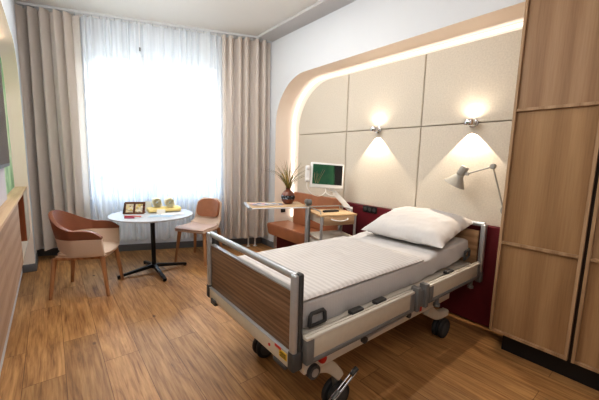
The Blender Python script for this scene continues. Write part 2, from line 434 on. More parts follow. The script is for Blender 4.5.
# left side: pillar at the window, long niche with rounded corner, room opening out near the camera
XL = -.22
out = niche_outline(5.055, 2.66, .62)
pl = out+[(1.2, 2.66)]
bm = nb()
for (y0, z0), (y1, z1) in zip(pl, pl[1:]):
    if z0 < z1: quad(bm, (XL, y0, z0), (XL, y1, z1), (XL, 5.85, z1), (XL, 5.85, z0))
quad(bm, (XL, 5.85, 2.66), (XL, 1.2, 2.66), (XL, 1.2, CZ), (XL, 5.85, CZ))
bmesh.ops.remove_doubles(bm, verts=bm.verts, dist=1e-5)
struct('wall_left', bm, M['wall'], smooth=False)
bm = nb()
for (y0, z0), (y1, z1) in zip(pl, pl[1:]):
    quad(bm, (XL, y0, z0), (XL, y1, z1), (-.36, y1, z1), (-.36, y0, z0))
bmesh.ops.remove_doubles(bm, verts=bm.verts, dist=1e-5)
struct('wall_left_reveal', bm, M['reveal'])
bm = nb(); box(bm, -.42, -.347, 1.2, 5.2, 0, 2.75); struct('wall_left_niche', bm, M['wall'], smooth=False)
bm = nb(); box(bm, -.3468, -.3455, 1.3, 5.03, 1.082, 2.5); o = obj('wall_mural', bm, M['green_wall'], smooth=False); tag(o, 'green and violet nature mural in the niche behind the television', 'mural')
bm = nb(); box(bm, -1.9, XL, 1.1, 1.2, 0, CZ); struct('wall_entry', bm, M['wall'], smooth=False)
bm = nb(); box(bm, -1.9, -1.8, -2.1, 1.2, 0, CZ); struct('wall_entry_side', bm, M['wall'], smooth=False)
bm = nb(); box(bm, -1.9, 3.4, -2.1, -2.0, 0, CZ); struct('wall_back', bm, M['wall'], smooth=False)

# skirting
bm = nb(); wbox(bm, -.29, 3.0, 0, .016, 0, .1, .003); struct('baseboard_window', bm, M['skirting'])
bm = nb(); box(bm, XW-.016, XW, 4.25, 4.61, 0, .1, .003); struct('baseboard_right', bm, M['skirting'])
bm = nb(); box(bm, -.345, XL+.014, 5.041, 5.055, 0, .1, .003); box(bm, XL, XL+.014, 5.055, 5.6, 0, .1, .003); struct('baseboard_left', bm, M['skirting'])

# ------------------------------------------------------------------ headwall panels
PY = [3.93, 2.908, 1.84, .892]; PZ = [.965, 1.875, 2.61]; G = .004
def felt(name_label, poly):
    bm = nb(); prism(bm, [(XP, y, z) for y, z in poly], (.05, 0, 0))
    es = [e for e in bm.edges if all(abs(v.co.x-XP) < 1e-6 for v in e.verts)]
    bmesh.ops.bevel(bm, geom=es, offset=.006, segments=2, affect='EDGES')
    o = obj('upholstered_wall_panel', bm, M['panel'], smooth=False)
    tag(o, name_label, 'wall panel', 'beige felt wall panels of the headwall niche'); return o
R = .70
top_left = [(PY[1]+G, PZ[1]+G), (PY[0], PZ[1]+G)]+arc(None, (PY[0]-R, PZ[2]-R), R, 0, PI/2, 14)+[(PY[1]+G, PZ[2])]
felt('beige felt wall panel with the large rounded top corner, above the leather bench', top_left)
felt('upper beige felt panel between the rounded one and the panel beside the wardrobe', [(PY[2]+G, PZ[1]+G), (PY[1]-G, PZ[1]+G), (PY[1]-G, PZ[2]), (PY[2]+G, PZ[2])])
felt('upper beige felt panel running up to the tall wardrobe, below the light strip', [(PY[3], PZ[1]+G), (PY[2]-G, PZ[1]+G), (PY[2]-G, PZ[2]), (PY[3], PZ[2])])
felt('lower beige felt panel directly behind the leather bench and the monitor', [(PY[1]+G, .30), (PY[0], .30), (PY[0], PZ[1]-G), (PY[1]+G, PZ[1]-G)])
felt('lower beige felt panel under the first chrome wall lamp, above the power outlet', [(PY[2]+G, PZ[0]-.02), (PY[1]-G, PZ[0]-.02), (PY[1]-G, PZ[1]-G), (PY[2]+G, PZ[1]-G)])
felt('lower beige felt panel behind the grey articulated reading lamp', [(PY[3], PZ[0]-.02), (PY[2]-G, PZ[0]-.02), (PY[2]-G, PZ[1]-G), (PY[3], PZ[1]-G)])
bm = nb(); box(bm, XR, XB-.002, .892, 2.87, .015, PZ[0]-.022, .003)
o = obj('wainscot_panel', bm, M['burgundy'], smooth=False); tag(o, 'burgundy red panel along the wall behind the bed head', 'wall panel')

# LED strips
def led(name, outline, x0, x1, inset, mat, label):
    bm = nb()
    pts = outline
    for (y0, z0), (y1, z1) in zip(pts, pts[1:]):
        quad(bm, (x0, y0, z0), (x0, y1, z1), (x1, y1, z1), (x1, y0, z0))
    bmesh.ops.remove_doubles(bm, verts=bm.verts, dist=1e-5)
    o = obj(name, bm, mat, mods=[('SOLIDIFY', dict(thickness=.012))]); tag(o, label, 'light strip')
    return o
lo = niche_outline(4.205, 2.69, .68)
lo[0] = (4.205, .52)
led('led_strip', lo+[(.9, 2.69)], 3.185, 3.235, 0, M['led'], 'glowing warm light strip following the rounded niche above the bed')
ll = niche_outline(5.02, 2.635, .60); ll[0] = (5.02, 2.0)
led('led_strip', [p for p in ll if p[1] > 2.61]+[(1.3, 2.635)], -.343, -.325, 0, M['led_soft'], 'glowing warm light strip along the top of the television niche')

# ------------------------------------------------------------------ wardrobe
wr = thing('wardrobe', 'tall built-in wooden wardrobe with framed oak doors and dark plinth', 'wardrobe', (2.95, -.2, 0))
XF, WT = 2.74, CZ-.05
bm = nb(); box(bm, XF+.032, XB-.005, -1.75, .865, .15, WT); obj('carcass', bm, M['gap_shade_wood'], wr, world=True, smooth=False)
bm = nb(); box(bm, XF+.03, XB-.004, .866, .885, .15, WT); obj('side_panel', bm, M['oak_frame'], wr, world=True, smooth=False)
bm = nb(); box(bm, 2.805, XB-.01, -1.7, .80, 0, .15); obj('plinth', bm, M['black'], wr, world=True, smooth=False)
for k, (ya, yb) in enumerate(((.385, .885), (-.34, .365), (-1.06, -.36), (-1.75, -1.08))):
    bm = nb()
    box(bm, XF, XF+.03, yb-.02, yb, .15, WT, .002); box(bm, XF, XF+.03, ya, ya+.02, .15, WT, .002)
    for z in (.15, .882, 1.892): box(bm, XF+.002, XF+.03, ya+.02, yb-.02, z, z+.022, .002)
    d = obj('door', bm, M['oak_frame'], wr, world=True, smooth=False)
    for q, (za, zb) in enumerate(((.172, .882), (.904, 1.892), (1.914, WT))):
        bm = nb(); box(bm, XF+.022, XF+.030, ya+.02, yb-.02, za, zb)
        obj('door_panel', bm, [M['oak'], M['oak2'], M['oak3']][(q+k) % 3], d, world=True, smooth=False)

# ------------------------------------------------------------------ sideboard under the television
sb = thing('floating_sideboard', 'long wall-hung oak sideboard under the television with an open shelf', 'sideboard', (-.29, 3.4, .5))
bm = nb(); box(bm, -.345, -.236, 1.25, 5.055, 1.058, 1.08, .002); obj('worktop', bm, M['top_wood'], sb, world=True, smooth=False)
bm = nb(); box(bm, -.345, -.262, 1.25, 3.68, .5, 1.058); box(bm, -.345, -.262, 4.5, 5.055, .5, 1.058); box(bm, -.345, -.24, 3.68, 4.5, .5, .525)
obj('carcass', bm, M['bed_cream'], sb, world=True, smooth=False)
bm = nb(); box(bm, -.344, -.336, 3.68, 4.5, .525, 1.058); box(bm, -.336, -.246, 4.485, 4.5, .525, 1.058); box(bm, -.336, -.246, 3.68, 3.692, .525, 1.058)
obj('open_shelf', bm, M['inner_wood'], sb, world=True, smooth=False)
for ya, yb in ((1.255, 2.465), (2.47, 3.672)):
    bm = nb(); box(bm, -.262, -.24, ya, yb, .505, 1.052, .002); obj('door', bm, M['side_wood'], sb, world=True, smooth=False)
bm = nb(); box(bm, -.262, -.24, 4.51, 5.05, .505, 1.052, .002); obj('end_panel', bm, M['bed_cream'], sb, world=True, smooth=False)
bm = nb(); box(bm, -.344, -.312, 2.2, 3.74, 1.081, 2.1, .003)
o = obj('television_backboard', bm, M['tv_panel'], smooth=False); tag(o, 'pale grey board standing on the sideboard behind the television', 'panel')
tv = thing('television', 'flat television with dark screen hung above the oak sideboard', 'television', (-.3, 3.2, 1.37))
bm = nb(); box(bm, -.312, -.282, 2.3, 3.84, 1.37, 2.27, .006); obj('bezel', bm, M['grey_metal'], tv, world=True)
bm = nb(); box(bm, -.283, -.279, 2.32, 3.82, 1.40, 2.25); obj('screen', bm, M['tv_screen'], tv, world=True, smooth=False)

# ------------------------------------------------------------------ curtains
cr = thing('curtain_rail', 'white ceiling track running along the curtained window side', 'curtain rail', wp(1.3, .25, CZ-.03))
bm = nb(); wbox(bm, -.37, 2.9, .222, .278, CZ-.026, CZ, .004); obj('track', bm, M['rail_white'], cr, world=True)
def curtain(name, label, t0, t1, mat, folds, amp, off, z0, z1, seed, group=None, nx=220, hook=True):
    root = thing(name, label, 'curtain', wp((t0+t1)/2, off, z0), 0, group)
    rnd = random.Random(seed); ph = rnd.random()*6
    warp = [rnd.uniform(-.4, .4) for _ in range(6)]
    def f(u, v):
        uu = u+sum(w*.05*math.sin((i+1)*PI*u+i) for i, w in enumerate(warp))
        z = z0+(z1-z0)*v
        a = amp*(1.0-.25*v)
        s = math.sin(2*PI*folds*uu+ph)
        s2 = math.sin(4*PI*folds*uu+ph*1.7)*.25+.75*noise.noise((u*folds*.8, v*.7, seed))
        sway = .014*math.sin(2.2*v+folds*u*1.3+ph)*(1-v)
        t = t0+(t1-t0)*u+amp*.35*math.sin(4*PI*folds*uu+ph)*.5+sway
        dz = .012*math.cos(2*PI*folds*uu+ph)*(1-v)**3-(.012*abs(math.sin(PI*folds*uu+ph/2)) if v > .985 else 0)
        return wp(t, off+a*(s+s2), z+dz)
    bm = nb(); grid(bm, f, nx, 26)
    obj('fabric', bm, mat, root, world=True, angle=180)
    if hook:
        n = int(folds)+1
        for i in range(n):
            t = t0+(t1-t0)*(i+.5)/n
            bm = nb(); cyl(bm, wp(t, .25, z1-.02), wp(t, .25, CZ-.0265), .006, 8); obj('hook', bm, M['steel'], root, world=True)
    return root
curtain('heavy_curtain', 'beige heavy curtain by the television wall, beside the armchair', 2.22, 2.885, M['curtain'], 5, .085, .25, .16, CZ-.045, 3, 'beige heavy curtains')
curtain('heavy_curtain', 'beige heavy curtain in the corner by the bench and the bed niche', -.345, .40, M['curtain'], 6, .07, .25, .19, CZ-.045, 11, 'beige heavy curtains')
curtain('sheer_curtain', 'white sheer curtain half next to the armchair side of the window', 1.50, 2.215, M['sheer'], 7, .035, .235, .22, CZ-.04, 5, 'white sheer curtains', 260)
curtain('sheer_curtain', 'white sheer curtain half behind the armless chair', .405, 1.485, M['sheer'], 10, .035, .24, .22, CZ-.04, 9, 'white sheer curtains', 320)
bm = nb(); cyl(bm, wp(1.505, .30, CZ-.05), wp(1.505, .30, 2.98), .007, 10); 
o = obj('curtain_wand', bm, M['white']); tag(o, 'thin white pull wand hanging where the two sheer curtains meet', 'curtain wand')
bm = nb(); cyl(bm, wp(1.505, .30, 2.93), wp(1.505, .30, 2.98), .011, 10, bev=.004); obj('tip', bm, M['grey_metal'], o)

# radiator pipes and radiator
for i, (px, py) in enumerate(((2.574, 4.575), (2.683, 4.535))):
    r = thing('radiator_pipe', ['white heating pipe under the corner curtain, the one farther from the bench', 'white heating pipe under the corner curtain, the one closer to the bench'][i], 'pipe', (px, py, 0), 0, 'white heating pipes in the corner')
    bm = nb(); cyl(bm, (0, 0, 0), (0, 0, .55), .014, 14); obj('tube', bm, M['pipe'], r)
    bm = nb(); lathe(bm, [(.034, 0), (.034, .008), (.02, .016), (.016, .02)], n=20); obj('floor_collar', bm, M['pipe'], r)

# ------------------------------------------------------------------ electrical
ol = thing('power_outlet', 'black triple power outlet in the burgundy panel beside the pillow', 'outlet', (XR, 2.41, .9))
bm = nb(); box(bm, XR-.008, XR, 2.31, 2.525, .865, .945, .003); obj('plate', bm, M['black'], ol, world=True)
for i, y in enumerate((2.35, 2.417, 2.485)):
    bm = nb(); cyl(bm, (XR-.011, y, .905), (XR-.007, y, .905), .024, 20); obj('socket', bm, M['dark_grey'], ol, world=True)
ol = thing('wall_socket', 'small black socket on the niche side behind the tray table', 'outlet', (3.05, 4.235, .65))
bm = nb(); box(bm, 3.0, 3.09, 4.225, 4.235, .60, .70, .003); obj('plate', bm, M['black'], ol, world=True)
bm = nb(); cyl(bm, (3.045, 4.221, .65), (3.045, 4.226, .65), .025, 18); obj('socket', bm, M['dark_grey'], ol, world=True)

# ------------------------------------------------------------------ wall lamps
def wall_lamp(y, label):
    z = 1.872; hx = XP-.088
    r = thing('wall_lamp', label, 'wall lamp', (XP, y, z), 0, 'chrome wall lamps on the headwall')
    bm = nb(); cyl(bm, (XP-.022, y, z), (XP, y, z), .043, 28, bev=.006); obj('wall_mount', bm, M['chrome'], r, world=True)
    bm = nb(); cyl(bm, (XP-.055, y, z), (XP-.02, y, z), .011, 14); obj('arm', bm, M['chrome'], r, world=True)
    bm = nb()
    prof = [(.036, -.022), (.041, -.026), (.044, -.022), (.045, 0), (.044, .022), (.041, .026), (.036, .022), (.034, 0), (.036, -.022)]
    lathe(bm, prof, (hx, y, z), 28, caps=False); obj('lamp_head', bm, M['chrome'], r, world=True)
    for s in (-1, 1):
        bm = nb(); lathe(bm, [(.0005, s*.010), (.03, s*.012), (.036, s*.018)], (hx, y, z), 24, caps=False); obj('lens', bm, M['lens'], r, world=True)
    bm = nb(); lathe(bm, [(.0005, -.006), (.014, -.005), (.014, .005), (.0005, .006)], (hx, y, z), 16, caps=False); obj('bulb', bm, M['led'], r, world=True)
    for nm, dz, e, size, blend, rad, xx in (('down', -.032, 21, math.radians(84), .04, .003, XP-.056), ('up', .034, 3.2, math.radians(172), 1, .015, XP-.075)):
        L = bpy.data.lights.new('wall_lamp_beam', 'SPOT'); L.energy = e; L.color = (1, .83, .64); L.spot_size = size; L.spot_blend = blend; L.shadow_soft_size = rad
        lo_ = bpy.data.objects.new('wall_lamp_beam', L); C.objects.link(lo_); lo_.location = (xx, y, z+dz)
        lo_.rotation_euler = (0, 0, 0) if dz < 0 else (PI, 0, 0)
wall_lamp(2.385, 'chrome up-and-down wall lamp nearer the window, above the power outlet')
wall_lamp(1.312, 'chrome up-and-down wall lamp closest to the wardrobe')

# articulated reading lamp
rl = thing('reading_lamp', 'grey articulated reading lamp with conical shade reaching out beside the wardrobe', 'lamp', (3.07, .9, 1.05))
bm = nb(); cyl(bm, (XP-.02, .96, 1.10), (XP, .96, 1.10), .05, 24, bev=.005); cyl(bm, (2.98, .945, 1.10), (XP-.015, .96, 1.10), .012, 12); obj('wall_mount', bm, M['lamp_grey'], rl, world=True)
J0, J1, H0 = V(2.98, .945, 1.10), V(2.95, 1.057, 1.481), V(2.95, 1.262, 1.408)
bm = nb(); cyl(bm, J0, J1, .0065, 10); obj('lower_arm', bm, M['lamp_grey'], rl, world=True)
bm = nb(); cyl(bm, J1, H0, .0065, 10); obj('upper_arm', bm, M['lamp_grey'], rl, world=True)
bm = nb(); cyl(bm, J1+V(-.018, 0, 0), J1+V(.018, 0, 0), .023, 20, bev=.004); obj('joint', bm, M['lamp_grey'], rl, world=True)
ax = V(-.1, .48, -1).normalized()
hc = V(2.95, 1.318, 1.405)
q = ax.to_track_quat('Z', 'Y').to_matrix().to_4x4(); q.translation = hc
bm = nb(); cyl(bm, (0, 0, -.075), (0, 0, .008), .036, 26, bev=.006); bmesh.ops.transform(bm, matrix=q, verts=bm.verts); obj('lamp_socket', bm, M['lamp_grey'], rl, world=True)
bm = nb(); lathe(bm, [(.036, .012), (.042, .03), (.100, .112), (.098, .113), (.04, .033), (.034, .014)], n=32, caps=False); bmesh.ops.transform(bm, matrix=q, verts=bm.verts); obj('lamp_shade', bm, M['lamp_grey'], rl, world=True)
bm = nb(); cyl(bm, H0+V(-.014, 0, 0), H0+V(.014, 0, 0), .016, 16); cyl(bm, H0, hc+V(0, -.02, 0), .008, 10); obj('swivel', bm, M['lamp_grey'], rl, world=True)

# ------------------------------------------------------------------ bench
be = thing('upholstered_bench', 'cognac leather bench with backrest on a burgundy base in the niche', 'bench', (2.9, 3.55, 0))
bm = nb(); box(bm, XW-.0, XP-.01, 2.99, 4.15, 0, .285); obj('base', bm, M['burgundy'], be, world=True, smooth=False)
bm = nb()
prism(bm, [(2.67, 2.97, .475), (2.665, 2.97, .45), (2.70, 2.97, .285), (XP-.005, 2.97, .285), (XP-.005, 2.97, .475)], (0, 1.19, 0))
bmesh.ops.bevel(bm, geom=list(bm.edges), offset=.018, segments=3, affect='EDGES'); obj('seat', bm, M['bench_leather'], be, world=True)
bm = nb(); box(bm, XP-.075, XP-.002, 2.93, 3.93, .477, .975, .014, 3); obj('backrest', bm, M['bench_leather'], be, world=True)

# ------------------------------------------------------------------ bed
bed = thing('hospital_bed', 'electric care bed with walnut foot board, metal frame and side rails', 'bed', (1.97, 1.65, 0))
BX0, BX1, BN, BF = .906, 3.0, 1.13, 2.165
def P(name, bm, m, parent=bed, **kw): return obj(name, bm, m, parent, world=True, **kw)
def foot_post(y, s):
    bm = nb(); box(bm, BX0-.03, BX0+.0, y-.022, y+.022, .50, .948, .012, 3); p = P('post', bm, M['steel'], fb)
    bm = nb(); box(bm, BX0-.001, BX0+.03, y-.024, y+.024, .50, .952, .013, 3); P('post_back', bm, M['dark_grey'], p)
    bm = nb(); box(bm, BX0-.034, BX0+.032, y-.027, y+.027, .445, .55, .014, 3); P('post_cap', bm, M['dark_grey'], p)
# foot board
bm = nb(); box(bm, BX0-.012, BX0+.012, 1.155, 2.14, .53, .852, .003); fb = P('foot_board', bm, M['walnut'])
foot_post(BN, -1); foot_post(BF, 1)
bm = nb(); tube(bm, [(BX0, BN+.0, .932), (BX0, BF-.0, .932)], .021, 16); P('grip_rail', bm, M['steel'], fb)
bm = nb(); box(bm, BX0-.016, BX0+.016, 1.152, 2.143, .852, .862, .003); P('edge_strip', bm, M['steel'], fb)
bm = nb(); box(bm, BX0-.03, BX0+.006, 1.154, 2.14, .452, .53, .006); ft = P('foot_crossbeam', bm, M['bed_cream'])
bm = nb(); box(bm, BX0-.032, BX0+.008, 1.154, 2.14, .53, .537, .002); P('beam_cover', bm, M['steel'], ft)
bm = nb(); box(bm, BX0-.0335, BX0-.029, 1.16, 1.225, .485, .522); lb = P('warning_sticker', bm, M['yellow'], ft, smooth=False)
bm = nb()
for i in range(4): box(bm, BX0-.0345, BX0-.0335, 1.166, 1.218-.008*(i % 2), .491+.007*i, .494+.007*i)
P('sticker_print', bm, M['black'], lb, smooth=False)
bm = nb(); box(bm, BX0-.035, BX0-.029, 1.21, 1.265, .519, .534, .002); P('release_lever', bm, M['red'], ft)
bm = nb(); cyl(bm, (BX0-.033, 1.32, .496), (BX0-.029, 1.32, .496), .009, 16); P('button', bm, M['red'], ft)
bm = nb(); box(bm, BX0-.036, BX0-.0, 1.17, 1.28, .43, .452, .006); P('bumper', bm, M['dark_grey'], ft)
bm = nb(); box(bm, BX0-.04, BX0, 2.02, 2.1, .43, .47, .006); P('bumper', bm, M['dark_grey'], ft)
# head board
bm = nb(); box(bm, BX1-.01, BX1+.012, 1.13, 2.01, .56, .90, .003); hb = P('head_board', bm, M['head_oak'])
for y in (1.095, 2.045):
    bm = nb(); box(bm, BX1-.02, BX1+.03, y-.022, y+.022, .50, .965, .012, 3); p = P('post', bm, M['steel'], hb)
    bm = nb(); box(bm, BX1-.024, BX1+.034, y-.026, y+.026, .43, .53, .012, 3); P('post_cap', bm, M['mid_grey'], p)
bm = nb(); tube(bm, [(BX1+.005, 1.09, .962), (BX1+.005, 2.05, .962)], .021, 16); P('grip_rail', bm, M['steel'], hb)
# side rails (two sections per side)
def side_rail(x0, x1, y, s, z0, z1):
    bm = nb(); box(bm, x0+.045, x1-.045, y-.018, y+.018, z0+.014, z1-.016, .004); r = P('side_rail', bm, M['bed_cream'])
    bm = nb(); box(bm, x0, x1, y-.022, y+.022, z1-.018, z1, .006)
    box(bm, x0, x1, y-.005, y+.005, z1, z1+.006, .002); P('top_profile', bm, M['bed_white'], r)
    bm = nb(); box(bm, x0, x1, y-.023, y+.023, z0-.012, z0+.018, .008, 3); P('lower_profile', bm, M['mid_grey'], r)
    for a in (x0, x1-.05):
        bm = nb(); box(bm, a, a+.05, y-.024, y+.024, z0, z1-.014, .006); P('end_cap', bm, M['mid_grey'], r)
for y, s in ((1.098, -1), (2.2, 1)):
    side_rail(.935, 1.90, y, s, .488, .625)
    side_rail(2.10, 2.965, y, s, .492, .622)
    bm = nb()
    for a in (1.925, 2.035): box(bm, a, a+.042, y-.03, y+.03, .465, .64, .008)
    box(bm, 1.96, 2.04, y-.012, y+.012, .48, .60, .003)
    P('rail_bracket', bm, M['mid_grey'])
    for a in (1.30, 1.52, 2.42):
        bm = nb(); box(bm, a, a+.10, y+.02*-s-.012, y+.02*-s+.03*-s, .618, .642, .006); P('rail_latch', bm, M['dark_grey'])
# lying surface and lower frame
bm = nb(); box(bm, .94, 2.97, 1.16, 2.14, .555, .598, .006); P('lying_surface', bm, M['bed_white'])
for y in (1.19, 2.11):
    bm = nb(); box(bm, 1.0, 2.62, y-.022, y+.022, .345, .43, .006); lf = P('lower_frame', bm, M['bed_white'])
    bm = nb(); tube(bm, [(1.5, y-.03, .39), (1.96, y-.03, .405)], .008, 10); P('release_rod', bm, M['steel'], lf)
    bm = nb(); cyl(bm, (1.48, y-.045, .385), (1.48, y-.02, .385), .022, 16); cyl(bm, (1.97, y-.045, .4), (1.97, y-.02, .4), .022, 16); P('rod_bracket', bm, M['dark_grey'], lf)
for x in (1.15, 1.75, 2.5):
    bm = nb(); box(bm, x, x+.06, 1.2, 2.1, .36, .42, .005); P('cross_member', bm, M['bed_cream'])
for x0, x1 in ((1.2, 1.75), (2.5, 2.05)):
    for y in (1.32, 1.98):
        bm = nb(); tube(bm, [(x0, y, .40), (x1, y, .57)], .022, 10); P('lift_arm', bm, M['bed_cream'])
# castors with curved legs
def castor(x, y, wx, wy, front):
    bm = nb()
    if front: pts = [(x-.21, y, .35), (x-.13, y, .335), (x-.06, y, .30), (x, y, .24), (x+.03, y, .20)]
    else: pts = [(x-.26, y, .33), (x-.19, y, .285), (x-.11, y, .235), (x-.02, y, .215), (x+.07, y, .21)]
    pts = smooth_path(pts, 5)
    A = []
    for i, p in enumerate(pts):
        h = .045-.017*i/(len(pts)-1); w = .03
        d = (pts[min(i+1, len(pts)-1)]-pts[max(i-1, 0)]).normalized(); n = V(-d.z, 0, d.x)
        A.append([bm.verts.new(p+n*h*a+V(0, w*b, 0)) for a, b in ((1, -.7), (1, .7), (.7, 1), (-.7, 1), (-1, .7), (-1, -.7), (-.7, -1), (.7, -1))])
    for a, b in zip(A, A[1:]):
        for k in range(8): bm.faces.new((a[k], a[(k+1) % 8], b[(k+1) % 8], b[k]))
    bm.faces.new(A[0][::-1]); bm.faces.new(A[-1])
    lg = P('castor_leg', bm, M['bed_cream'])
    if front:
        bm = nb(); cyl(bm, (x-.21, y-.055, .35), (x-.21, y+.03, .35), .042, 24, bev=.006); pv = P('pivot', bm, M['dark_grey'], lg)
        bm = nb(); cyl(bm, (x-.21, y-.058, .35), (x-.21, y-.05, .35), .024, 20); P('pivot_ring', bm, M['steel'], pv)
    for q in (-1, 1):
        yy = wy+q*.026
        bm = nb(); cyl(bm, (wx, yy-.018, .085), (wx, yy+.018, .085), .085, 30, bev=.012); wh = P('wheel', bm, M['tyre'])
        bm = nb(); cyl(bm, (wx, yy-.020, .085), (wx, yy+.020, .085), .062, 26, bev=.006); P('hub', bm, M['rubber'], wh)
    bm = nb(); cyl(bm, (wx, wy, .085), (x, y, .21), .018, 14); P('fork', bm, M['grey_metal'], lg)
for x, front in ((1.27, True), (2.56, False)):
    castor(x, 1.20, x+.015, 1.20, front); castor(x, 1.94, x-.07 if front else x+.015, 1.88 if front else 1.94, front)
bm = nb(); tube(bm, [(1.165, 1.118, .122), (1.37, 1.118, .232), (1.37, 1.142, .236), (1.165, 1.142, .126)], .005, 8, closed=True); pd = P('brake_pedal', bm, M['chrome'])
bm = nb(); tube(bm, [(1.345, 1.13, .222), (1.39, 1.13, .246)], .015, 12); P('pedal_pad', bm, M['dark_grey'], pd)
bm = nb(); tube(bm, [(1.19, 1.13, .134), (1.24, 1.13, .161)], .011, 8); P('pedal_link', bm, M['grey_metal'], pd)
bm = nb(); cyl(bm, (1.10, 1.12, .425), (1.10, 1.16, .425), .026, 18, bev=.008); P('emergency_knob', bm, M['red'])
bm = nb(); box(bm, 2.02, 2.05, 1.10, 1.12, .43, .465, .004); P('release_tab', bm, M['red'])
for x in (2.3, 2.9):
    bm = nb(); cyl(bm, (x, 1.12, .40), (x, 1.12, .485), .016, 12); cyl(bm, (x, 1.12, .39), (x, 1.12, .41), .026, 14); P('bumper_foot', bm, M['mid_grey'])
# mattress retainers: dark loops on the side
def loop(x, z, dx, tilt):
    bm = nb(); pts = []
    for (a, b) in ((-.075, 0), (-.07, .06), (-.055, .075), (.055, .075), (.07, .06), (.075, 0)):
        pts.append((x+a*dx, 1.163-.004, z+b*.9+a*tilt))
    tube(bm, pts, .011, 8); tube(bm, [pts[0], pts[-1]], .009, 8); P('mattress_retainer', bm, M['dark_grey'])
loop(1.075, .625, .75, .0); loop(2.86, .665, .6, .15)

# ---- mattress, quilt, pillow (lie on the bed: things of their own)
def lift(x): 
    a = max(0, min(1, (x-2.05)/.9)); return .055*a*a*(3-2*a)
MX0, MX1, MY0, MY1 = .945, 2.945, 1.182, 2.02
bm = nb()
def mat_f(u, v):
    # closed cross-section loop (v) swept along x (u)
    x = MX0+(MX1-MX0)*u
    th = 2*PI*v; c, s = math.cos(th), math.sin(th)
    e = .16
    yy = math.copysign(abs(c)**e, c); zz = math.copysign(abs(s)**e, s)
    end = min(1, min(u, 1-u)/.02); k = .965+.035*math.sqrt(1-(1-end)**2)
    hd_ = max(0, min(1, (x-1.9)/.7))
    wr_ = .010*noise.noise((x*4.0, yy*1.3, zz*2.3))+(.006+.010*hd_)*noise.noise((x*11+zz*4, yy*3, zz*3))
    sag = .012*math.sin(x*3.1)*abs(yy)
    y = (MY0+MY1)/2+yy*((MY1-MY0)/2)*k+wr_*(.8 if abs(yy) > .9 else .2)
    z = .678+zz*.083*k+lift(x)+wr_*.35+sag*.3
    return V(x, y, z)
vs = grid(bm, mat_f, 110, 49)
bm.faces.new([vs[0][j] for j in range(48)]); bm.faces.new([vs[-1][j] for j in range(48)][::-1])
bmesh.ops.remove_doubles(bm, verts=bm.verts, dist=1e-4)
o = obj('mattress', bm, M['sheet'], angle=60); tag(o, 'mattress under a white fitted sheet lying on the care bed', 'mattress')
bm = nb()
QX0, QX1, QY0, QY1 = .945, 2.17, 1.175, 2.015
def quilt_f(u, v):
    x = QX0+(QX1-QX0)*u; y = QY0+(QY1-QY0)*v
    x += .02*math.sin(5*v+1)*u+.03*(v-.5)*u
    n = .010*noise.noise((x*3.2, y*4.1, 2))+.006*noise.noise((x*9, y*8, 5))
    e = min(1, min(u, v, 1-u, 1-v)/.045)
    z = .758+lift(x)+.012+.016*math.sqrt(1-(1-e)**2)+n*e
    return V(x, y, z)
grid(bm, quilt_f, 90, 64)
o = obj('quilt', bm, M['quilt'], angle=180, mods=[('SOLIDIFY', dict(thickness=.016, offset=-1))]); tag(o, 'white striped quilt spread flat over the foot half of the bed', 'quilt')
bm = nb()
PWX, PWY, PH = .345, .395, .135
def pil(sgn):
    def f(u, v):
        a, b = 2*u-1, 2*v-1
        h = ((1-abs(a)**2.6)*(1-abs(b)**2.6))**.55 if abs(a) < 1 and abs(b) < 1 else 0
        pin = 1-.07*(1-abs(a)**2)*abs(b)**3-.0
        pin2 = 1-.07*(1-abs(b)**2)*abs(a)**3
        wr_ = .016*noise.noise((a*2.2, b*2.2, 4+sgn))+.013*abs(noise.noise((a*4.5+b*3, b*1.6-a, 9)))
        return V(a*PWX*pin2, b*PWY*pin, sgn*PH*h*(1 if sgn > 0 else .55)+wr_*(.3+h)*(1 if h > 0 else .6))
    return f
grid(bm, pil(1), 44, 44); grid(bm, pil(-1), 44, 44)
bmesh.ops.remove_doubles(bm, verts=bm.verts, dist=.0006)
m = Matrix.Translation((2.675, 1.555, .902)) @ Matrix.Rotation(math.radians(3), 4, 'Z') @ Matrix.Rotation(math.radians(-11), 4, 'Y')
bmesh.ops.transform(bm, matrix=m, verts=bm.verts)
o = obj('pillow', bm, M['pillow'], angle=75); tag(o, 'large white pillow propped at the head end of the bed', 'pillow')

# ------------------------------------------------------------------ bedside cabinet with swing tray
NR = math.radians(-17)
bc = thing('bedside_cabinet', 'wheeled bedside cabinet with beech top, drawer and swing-out tray table', 'bedside cabinet', (2.672, 2.696, 0), NR)
hw, hd, hz = .24, .205, .87
bm = nb(); box(bm, -hw, hw, -hd, hd, hz-.022, hz, .004); obj('top', bm, M['beech'], bc)
bm = nb(); pts = [(-hw+.02, -hd+.05, hz+.035), (-hw+.02, hd-.015, hz+.04), (hw-.02, hd-.015, hz+.04), (hw-.015, -hd+.1, hz+.035)]
tube(bm, pts, .008, 8)
for p in pts: tube(bm, [p, (p[0], p[1], hz-.005)], .007, 8)
obj('gallery_rail', bm, M['steel'], bc)
for sx in (-1, 1):
    for sy in (-1, 1):
        bm = nb(); cyl(bm, (sx*(hw-.018), sy*(hd-.018), .09), (sx*(hw-.018), sy*(hd-.018), hz-.022), .017, 14); lg = obj('leg', bm, M['steel'], bc)
        bm = nb(); cyl(bm, (sx*(hw-.018)-.012, sy*(hd-.018), .05), (sx*(hw-.018)+.012, sy*(hd-.018), .05), .05, 20, bev=.006); cyl(bm, (sx*(hw-.018), sy*(hd-.018), .06), (sx*(hw-.018), sy*(hd-.018), .1), .012, 10); obj('castor', bm, M['rubber'], lg)
bm = nb(); box(bm, -hw+.04, hw-.04, -hd-.004, -hd+.016, .745, hz-.026, .004); dr = obj('drawer', bm, M['drawer_oak'], bc)
